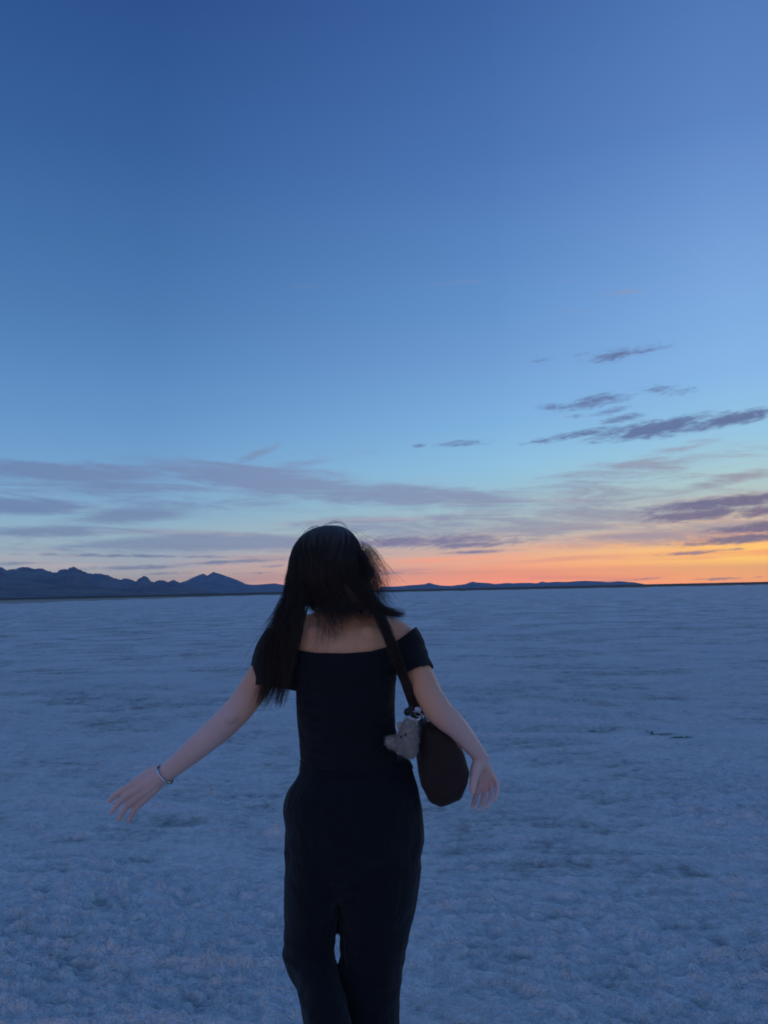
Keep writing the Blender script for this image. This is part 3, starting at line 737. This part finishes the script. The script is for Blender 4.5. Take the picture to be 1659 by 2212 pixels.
Vh = hair_pt(Tg, Ug, groove)
# ragged lower edge
Vh[..., 2] -= sstep(Tg, 0.75, 1.0) * 0.014 * Ug
rag = sstep(Tg, 0.78, 1.0) * 0.020 * (pnoise(Ug * 14, Ug * 0, 7) + 0.7 * pnoise(Ug * 40, Ug * 0, 8))
Vh[..., 2] += rag
hair = hang('hair', mesh_np('hair', Vh.reshape(-1, 3), grid_faces(70, nu)), M_hair, person)
so = hair.modifiers.new('thickness', 'SOLIDIFY'); so.thickness = 0.008; so.offset = -1

strands = []          # (polyline, root radius)
def catmull(P_, n):
    P_ = np.asarray(P_, float); ext = np.vstack([2*P_[0]-P_[1], P_, 2*P_[-1]-P_[-2]])
    s = np.linspace(0, len(P_) - 1 - 1e-6, n); k = s.astype(int); t = (s - k)[:, None]
    p0, p1, p2, p3 = ext[k], ext[k+1], ext[k+2], ext[k+3]
    return 0.5 * (2*p1 + (p2-p0)*t + (2*p0-5*p1+4*p2-p3)*t*t + (3*p1-p0-3*p2+p3)*t**3)
# lying over the skull
for k in range(3400):
    u0 = rng.uniform(-1, 1); t0 = rng.uniform(0.0, 0.45) ** 1.3; t1 = min(1.0, t0 + rng.uniform(0.35, 0.9))
    t = np.linspace(t0, t1, 14)
    u = np.clip(u0 + rng.normal(0, .05) * (t - t0) + 0.02 * np.sin(t * rng.uniform(4, 9) + rng.uniform(0, 6)), -1, 1)
    o_ = rng.uniform(-.001, .006) + (t - t0) * rng.normal(.003, .005)
    P_ = hair_pt(t, u, np.maximum(o_, -.001))
    if t1 >= 0.98:
        e = P_[-1] - P_[-2]; e /= np.linalg.norm(e); L_ = abs(rng.normal(0, .022)) + .004
        drift = np.array([rng.normal(.006, .008), -abs(rng.normal(0, .004)), 0])
        P_ = np.vstack([P_, P_[-1] + e * L_ * .5 + drift * .4, P_[-1] + e * L_ + drift])
    strands.append((P_, 0.00042))
def lock(guide, widths, n, depth=.010, lift=.0, end_jit=.15, r=0.00042, t0r=(0, .25), wisp=0.0):
    G_ = np.array([list(at(x, y, Y)) for x, y, Y in guide]); W = np.array(widths) * PX
    for _ in range(n):
        a = rng.normal(0, .5); a = np.clip(a, -1.15, 1.15); b = rng.normal(0, .5)
        ph = rng.uniform(0, 6.3); fq = rng.uniform(2, 6)
        ts = np.linspace(rng.uniform(*t0r), max(0.3, 1.0 - abs(rng.normal(0, end_jit))), 16) * (len(G_) - 1)
        c = np.stack([np.interp(ts, np.arange(len(G_)), G_[:, q]) for q in range(3)], 1)
        cc = catmull(G_, 80); sidx = ts / (len(G_) - 1) * 79
        c = np.stack([np.interp(sidx, np.arange(80), cc[:, q]) for q in range(3)], 1)
        w = np.interp(ts, np.arange(len(W)), W)
        tan = np.gradient(c, axis=0); tan /= np.linalg.norm(tan, axis=1)[:, None] + 1e-9
        sd = np.cross(tan, np.array([0, 1, 0])); sd /= np.linalg.norm(sd, axis=1)[:, None] + 1e-9
        wob = 0.10 * np.sin(ts * fq * .5 + ph) + wisp * np.linspace(0, 1, 16) ** 2 * rng.normal(0, 1)
        strands.append((c + sd * (w * (a + wob))[:, None] + np.array([0, 1, 0]) * (b * depth), r))
LG = [(655, 1195, 2.07), (638, 1245, 2.045), (640, 1290, 2.025), (622, 1340, 2.005), (603, 1395, 1.998), (592, 1440, 2.003), (580, 1485, 2.005), (562, 1530, 2.01)]
lock(LG, [14, 17, 24, 27, 29, 27, 20, 14], 1500, .012, end_jit=.32, wisp=.22)
lock([(640, 1225, 2.05), (622, 1290, 2.03), (600, 1350, 2.01), (575, 1410, 2.005), (555, 1470, 2.01)], [8, 12, 18, 22, 22], 240, .012, end_jit=.22, wisp=.5)
lock([(650, 1300, 2.02), (640, 1360, 2.0), (622, 1430, 2.0), (606, 1500, 2.0), (598, 1530, 2.0)], [8, 12, 14, 12, 10], 260, .008, end_jit=.22, wisp=.4)
lock([(745, 1240, 2.02), (785, 1285, 2.015), (815, 1312, 2.01), (845, 1324, 2.005), (878, 1328, 2.0)], [20, 16, 10, 8, 7], 420, .01, end_jit=.2, wisp=.6)
lock([(775, 1250, 2.03), (802, 1300, 2.012), (826, 1345, 1.988), (846, 1390, 1.975), (862, 1440, 1.985), (872, 1475, 2.0)], [14, 11, 10, 9, 8, 7], 240, .006, end_jit=.2, wisp=.5)
lock([(770, 1180, 2.10), (792, 1215, 2.08), (808, 1260, 2.06), (822, 1300, 2.04), (834, 1325, 2.02)], [8, 14, 20, 22, 18], 340, .025, end_jit=.25, wisp=.7, r=.00027)
lock([(775, 1170, 2.12), (806, 1205, 2.10), (828, 1255, 2.08), (836, 1290, 2.06)], [8, 16, 24, 26], 170, .03, end_jit=.3, wisp=.9, r=.0002)
lock([(700, 1290, 2.02), (700, 1325, 2.0), (692, 1365, 1.985), (676, 1398, 1.978), (652, 1412, 1.975)], [26, 22, 16, 9, 8], 14, .003, end_jit=.25, wisp=.8, r=.00035)
lock([(740, 1300, 2.01), (742, 1328, 2.0), (760, 1345, 1.995)], [50, 55, 58], 420, .004, end_jit=.35, wisp=.5, r=.0003)
# flyaways over the crown
for _ in range(60):
    x0 = rng.uniform(655, 770); s_ = rng.choice([-1, 1]); y0 = 1150 + abs(x0 - 714) ** 2 * .006
    L_ = rng.uniform(20, 70)
    P_ = [at(x0, y0 + 4, 2.12), at(x0 + s_ * L_ * .3, y0 - rng.uniform(2, 13), 2.11), at(x0 + s_ * L_ * .65, y0 - rng.uniform(0, 14), 2.10), at(x0 + s_ * L_, y0 + rng.uniform(-4, 18), 2.09)]
    strands.append((catmull([list(p) for p in P_], 14), 0.00026))
for (a, b, c, d) in (((690, 1146), (705, 1132), (735, 1127), (752, 1142)), ((690, 1147), (712, 1130), (738, 1131), (748, 1148)), ((660, 1152), (680, 1137), (700, 1138), (716, 1142)), ((650, 1160), (664, 1143), (686, 1139), (700, 1143)), ((700, 1143), (725, 1126), (748, 1134), (756, 1150))):
    for j in range(3):
        jit = rng.normal(0, 2, (4, 2))
        P_ = [list(at(p[0] + q[0], p[1] + q[1] * .6, 2.11)) for p, q in zip((a, b, c, d), jit)]
        strands.append((catmull(P_, 16), 0.00030))
def strand_mesh(lst, name):
    Vs, Fs, o = [], [], 0
    ang = np.array([0, 2*np.pi/3, 4*np.pi/3])
    for P_, r in lst:
        n = len(P_); T = np.gradient(P_, axis=0); T /= np.linalg.norm(T, axis=1)[:, None] + 1e-9
        u = np.cross(T, np.array([0.31, 0.2, 0.93])); u /= np.linalg.norm(u, axis=1)[:, None] + 1e-9
        w = np.cross(T, u); rr = r * (1 - 0.75 * np.linspace(0, 1, n) ** 2)
        V = P_[:, None] + (u[:, None] * np.cos(ang)[None, :, None] + w[:, None] * np.sin(ang)[None, :, None]) * rr[:, None, None]
        Vs.append(V.reshape(-1, 3)); Fs.append(grid_faces(n, 3, True) + o); o += n * 3
    return mesh_np(name, np.vstack(Vs), np.vstack(Fs))
st = link('hair_strands', strand_mesh(strands, 'hair_strands'), M_hair, hair); st['kind'] = 'stuff'
# the thick inner core of the long lock
Vc, Fc = tube([(at(x, y, Y + .012), w * .62 * PX, .010) for (x, y, Y), w in zip(LG[:6], [14, 15, 17, 19, 16, 5])], ref=(1, 0, 0), n=16, res=5, round0=True, round1=True)
link('hair_lock', mesh_np('hair_lock', Vc, Fc), M_hair, hair)
Vc, Fc = tube([(at(x, y, Y + .006), w * PX, .006) for x, y, Y, w in ((742, 1268, 2.02, 22), (782, 1300, 2.012, 17), (810, 1317, 2.006, 9), (834, 1323, 2.002, 3))], ref=(0, 0, 1), n=14, res=5, round0=True, round1=True)
link('hair_lock', mesh_np('hair_lock', Vc, Fc), M_hair, hair)

# ---------------------------------------------------------------- shoulder bag
def thing(name, loc, label, cat):
    o = bpy.data.objects.new(name, None); COL.objects.link(o); o.location = loc; o.empty_display_size = .1
    return tag(o, label, cat)
bag = thing('shoulder_bag', at(950, 1727, 2.10), 'dark brown slouchy shoulder bag hanging under the bent right arm', 'bag')
BO = [(905, 1545), (899, 1590), (899, 1640), (905, 1682), (924, 1716), (946, 1727), (990, 1711), (1002, 1682), (1008, 1652), (996, 1612), (974, 1578), (938, 1545)]
def bag_mesh():
    def resample(poly, n):
        P_ = np.array(poly + [poly[0]], float); d = np.r_[0, np.cumsum(np.linalg.norm(np.diff(P_, axis=0), axis=1))]
        s = np.linspace(0, d[-1], n, endpoint=False); return np.stack([np.interp(s, d, P_[:, 0]), np.interp(s, d, P_[:, 1])], 1)
    n = 96; o2 = resample(BO, n)
    for _ in range(1): o2 = 0.2 * np.roll(o2, 1, 0) + 0.6 * o2 + 0.2 * np.roll(o2, -1, 0)
    c = o2.mean(0); global BAG_C; BAG_C = c
    Ys = np.array([-.128, -.124, -.112, -.09, -.06, -.02, .02, .06, .09, .112, .124, .128]); sc = np.array([.52, .78, .91, .965, .98, .98, .98, .98, .965, .91, .78, .52])
    rows = []
    for y, s in zip(Ys, sc):
        # the end towards the viewer keeps the facets seen in the photograph
        q = c + (o2 - c) * s
        Yc = 2.125
        W = np.array([list(at(a, b, Yc)) for a, b in q]); W[:, 1] = Yc + y
        W[:, 2] -= 0.0
        rows.append(W)
    V = np.vstack(rows); nr = len(Ys); F = grid_faces(nr, n, True)
    V = np.vstack([V, rows[0].mean(0), rows[-1].mean(0)])
    j = np.arange(n); c0 = np.stack([j, (j+1) % n, np.full(n, nr*n)], -1)[:, ::-1]; b = (nr-1)*n
    c1 = np.stack([b+j, b+(j+1) % n, np.full(n, nr*n+1)], -1)
    tri = np.vstack([F[:, [0, 1, 2]], F[:, [0, 2, 3]], c0[:, ::-1], c1[:, ::-1]])
    me = mesh_np('bag_body', V, tri)
    bm = bmesh.new(); bm.from_mesh(me); bmesh.ops.recalc_face_normals(bm, faces=bm.faces); bm.to_mesh(me); bm.free()
    V = coords(me); N = normals(me)
    set_coords(me, V + N * (0.003 * fbm(V[:, 0] * 18 + V[:, 1] * 9, V[:, 2] * 16, 3, 88))[:, None])
    return me
bag_body = hang('bag_body', bag_mesh(), M_bag, bag)
def strap(pts, w, th, name, mat, parent):
    """flat band; pts = (point, outward normal)"""
    C = catmull([list(p) for p, _ in pts], 48); N = catmull([list(n_) for _, n_ in pts], 48)
    T = np.gradient(C, axis=0); T /= np.linalg.norm(T, axis=1)[:, None]
    N = N - (N * T).sum(1)[:, None] * T; N /= np.linalg.norm(N, axis=1)[:, None]; S = np.cross(T, N)
    V = np.stack([C + S*w + N*th*.6, C + S*w*.85 + N*th, C - S*w*.85 + N*th, C - S*w + N*th*.6, C - S*w, C + S*w], 1).reshape(-1, 3)
    F = grid_faces(48, 6, True)
    return hang(name, mesh_np(name, V, F), mat, parent)
back = Vector((0.1, -1, .15))
strap([(at(902, 1552, 2.085), Vector((-.3, -1, 0))), (at(890, 1515, 2.04), Vector((-.4, -1, .1))), (at(874, 1468, 2.005), Vector((-.2, -1, .1))), (at(858, 1425, 1.985), back), (at(842, 1382, 1.985), back), (at(828, 1348, 2.02), Vector((.1, -.8, .6))), (at(820, 1326, 2.07), Vector((.1, -.3, 1))),
       (at(822, 1326, 2.13), Vector((.1, .5, 1))), (at(832, 1362, 2.19), Vector((.2, 1, .4))), (at(848, 1420, 2.215), Vector((.3, 1, 0))), (at(880, 1480, 2.21), Vector((.4, 1, 0))), (at(915, 1552, 2.165), Vector((.4, 1, .2)))], .0125, .0035, 'strap', M_bag, bag)
zc = [at(a, 1546, 2.125) for a in (908, 936)]
hang('zip', mesh_np('zip', *tube([(Vector((zc[0].x + .018, 2.03, zc[0].z + .001)), .006, .003), (Vector((zc[0].x + .018, 2.22, zc[0].z + .001)), .006, .003)], ref=(1, 0, 0), n=10)), M_steel, bag)
bk = torus_np(at(817, 1327, 2.045), (.1, -.75, .65), .016, .011, .0016, ref=(1, 0, 0), n=28)
hang('strap_buckle', mesh_np('strap_buckle', *bk), M_steel, bag)
bk = torus_np(at(903, 1551, 2.08), (.2, -1, .1), .015, .011, .0018, ref=(1, 0, .2), n=28)
hang('strap_ring', mesh_np('strap_ring', *bk), M_steel, bag)

# ---- plush charm clipped to the bag
charm = thing('plush_charm', at(872, 1630, 2.02), 'fluffy beige plush animal charm with silver rings dangling from the bag', 'charm')
CY = 1.985
def blob(px, py, rx, rz, ry, Y=CY, rot=0): 
    a = at(px, py, Y)
    rx *= .93; rz *= .93
    return tube([(a + Vector((0, 0, rz * .55)), rx * .8, ry * .8), (a, rx, ry), (a - Vector((0, 0, rz * .55)), rx * .8, ry * .8)], n=18, round0=True, round1=True)
pl = [blob(881, 1598, .027, .038, .026), blob(884, 1574, .022, .018, .02), blob(868, 1606, .020, .02, .02), blob(850, 1605, .013, .012, .014), blob(842, 1603, .011, .011, .012), blob(886, 1618, .020, .016, .02)]
ear = [(864, 1567, .008, .011), (897, 1561, .0075, .012)]
me = fuse(pl, .003, 4)
M_plush, _p, gm = principled('beige_plush', (0.44, 0.365, 0.30), 0.95, 0.1)
_p.inputs['Sheen Weight'].default_value = 0.3
pb = hang('plush_body', me, M_plush, charm)
for (x, y, a, b) in ear: hang('ear', mesh_np('ear', *blob(x, y, a, b, .006)), M_plush, charm)
for (x, y) in ((876, 1587), (866, 1592)): hang('eye', mesh_np('eye', *blob(x, y, 0.0028, .0028, .0028, CY - .0235)), M_plastic, charm)
Vp = coords(me); Np = normals(me); idx = rng.integers(0, len(Vp), 4200)
fur = []
for i in idx:
    n_ = Np[i] + rng.normal(0, .45, 3); n_ /= np.linalg.norm(n_); L_ = rng.uniform(.002, .0055)
    c = Vp[i]; k = rng.normal(0, .002, 3)
    fur.append((np.array([c - n_ * .001, c + n_ * L_ * .4 + k * .2, c + n_ * L_ * .75 + k * .6, c + n_ * L_ + k]), 0.0004))
fo = link('fur', strand_mesh(fur, 'fur'), M_plush, pb); fo['kind'] = 'stuff'
hang('cord', mesh_np('cord', *tube([(at(888, 1566, CY), .0022), (at(886, 1556, CY + .005), .0024), (at(890, 1548, CY + .01), .0022)], n=8)), M_gold, charm)
hang('key_ring', mesh_np('key_ring', *torus_np(at(897, 1545, CY + .012), (.15, -.62, .78), .0155, .0125, .0018, ref=(1, 0, 0), n=40)), M_steel, charm)
hang('key_ring', mesh_np('key_ring', *torus_np(at(913, 1539, CY + .016), (-.1, -.72, .7), .020, .0125, .0009, ref=(1, 0, .2), n=40)), M_steel, charm)
cb = torus_np(at(896, 1548, CY + .006), (.1, -.8, .6), .014, .010, .0034, ref=(1, 0, 0), n=40)
keep = [f for f in cb[1] if cb[0][f][:, 2].mean() < at(896, 1547, CY).z]
hang('carabiner', mesh_np('carabiner', cb[0], np.array(keep)), M_steel, charm)
def slab(c, sx, sy, sz, name, mat, parent, rot=0.0):
    bm = bmesh.new(); bmesh.ops.create_cube(bm, size=1.0)
    for v in bm.verts: v.co = Vector((v.co.x * sx, v.co.y * sy, v.co.z * sz))
    bmesh.ops.bevel(bm, geom=bm.edges[:], offset=min(sx, sy, sz) * .25, segments=2, affect='EDGES')
    bmesh.ops.rotate(bm, verts=bm.verts, matrix=Matrix.Rotation(rot, 3, 'Y'))
    bmesh.ops.translate(bm, verts=bm.verts, vec=c)
    me = bpy.data.meshes.new(name); bm.to_mesh(me); bm.free()
    return hang(name, me, mat, parent)
slab(at(903, 1533, CY + .01), .017, .006, .012, 'tag_block', M_clear, charm, .15)
bow = [blob(880, 1538, .011, .009, .007, CY + .012), blob(889, 1545, .008, .009, .007, CY + .012), blob(886, 1532, .008, .007, .006, CY + .014)]
hang('clip', fuse(bow, .002, 3), M_plastic, charm)

# ---------------------------------------------------------------- small things on the salt
M_green, _p, _ = principled('dark_green_leaf', (0.09, 0.17, 0.12), 0.7, 0.2)
def tuft(px, py, Lm, label, seed, n, hook):
    d = ray(px, py); k = (0.015 - CAM_H) / d.z; c = Vector((0, 0, CAM_H)) + d * k
    r_ = np.random.default_rng(seed); lst = []
    for _ in range(n):
        x0 = r_.uniform(-.5, .5) * Lm
        h = .008 + .018 * r_.random() + (0.03 if hook and x0 < -.38 * Lm else 0)
        p = np.array([c.x + x0, c.y + r_.normal(0, .02), .0])
        e = np.array([r_.normal(0, .5) * h * 1.6, r_.normal(0, .4) * h, h])
        lst.append((np.array([p, p + e * .5 + [0, 0, h * .2], p + e, p + e * 1.25 + [0, 0, -h * .35]]), .0030))
    me = strand_mesh(lst, 'leaf')
    e = thing('salt_plant', Vector((c.x, c.y, 0)), label, 'plant')
    e['group'] = 'dark green plants on the salt'
    hang('foliage', me, M_green, e)
tuft(1430, 1586, .24, 'left hook-ended dark green low plant on the salt to the right', 5, 70, True)
tuft(1474, 1593, .22, 'right flat dark green low plant on the salt to the right', 6, 80, False)

# ------------------------------------------------------------------ haze
def build_haze():
    bm = bmesh.new()
    bmesh.ops.create_cube(bm, size=1.0)
    for v in bm.verts:
        v.co.x *= 62000; v.co.y *= 62000
        v.co.z = -5.0 if v.co.z < 0 else 640.0
    me = bpy.data.meshes.new('haze'); bm.to_mesh(me); bm.free()
    m = bpy.data.materials.new('haze_air'); m.use_nodes = True
    m.node_tree.nodes.clear()
    gm = G(m.node_tree)
    pv = gm.n('ShaderNodeVolumePrincipled')
    pv.inputs['Color'].default_value = (0.36, 0.62, 1.0, 1)
    pv.inputs['Density'].default_value = 0.000034
    pv.inputs['Anisotropy'].default_value = 0.0
    m.node_tree.links.new(pv.outputs[0], gm.n('ShaderNodeOutputMaterial').inputs['Volume'])
    o = link('haze', me, m, smooth=False)
    tag(o, 'thin blue evening haze over the flats', 'haze', kind='stuff')
build_haze()
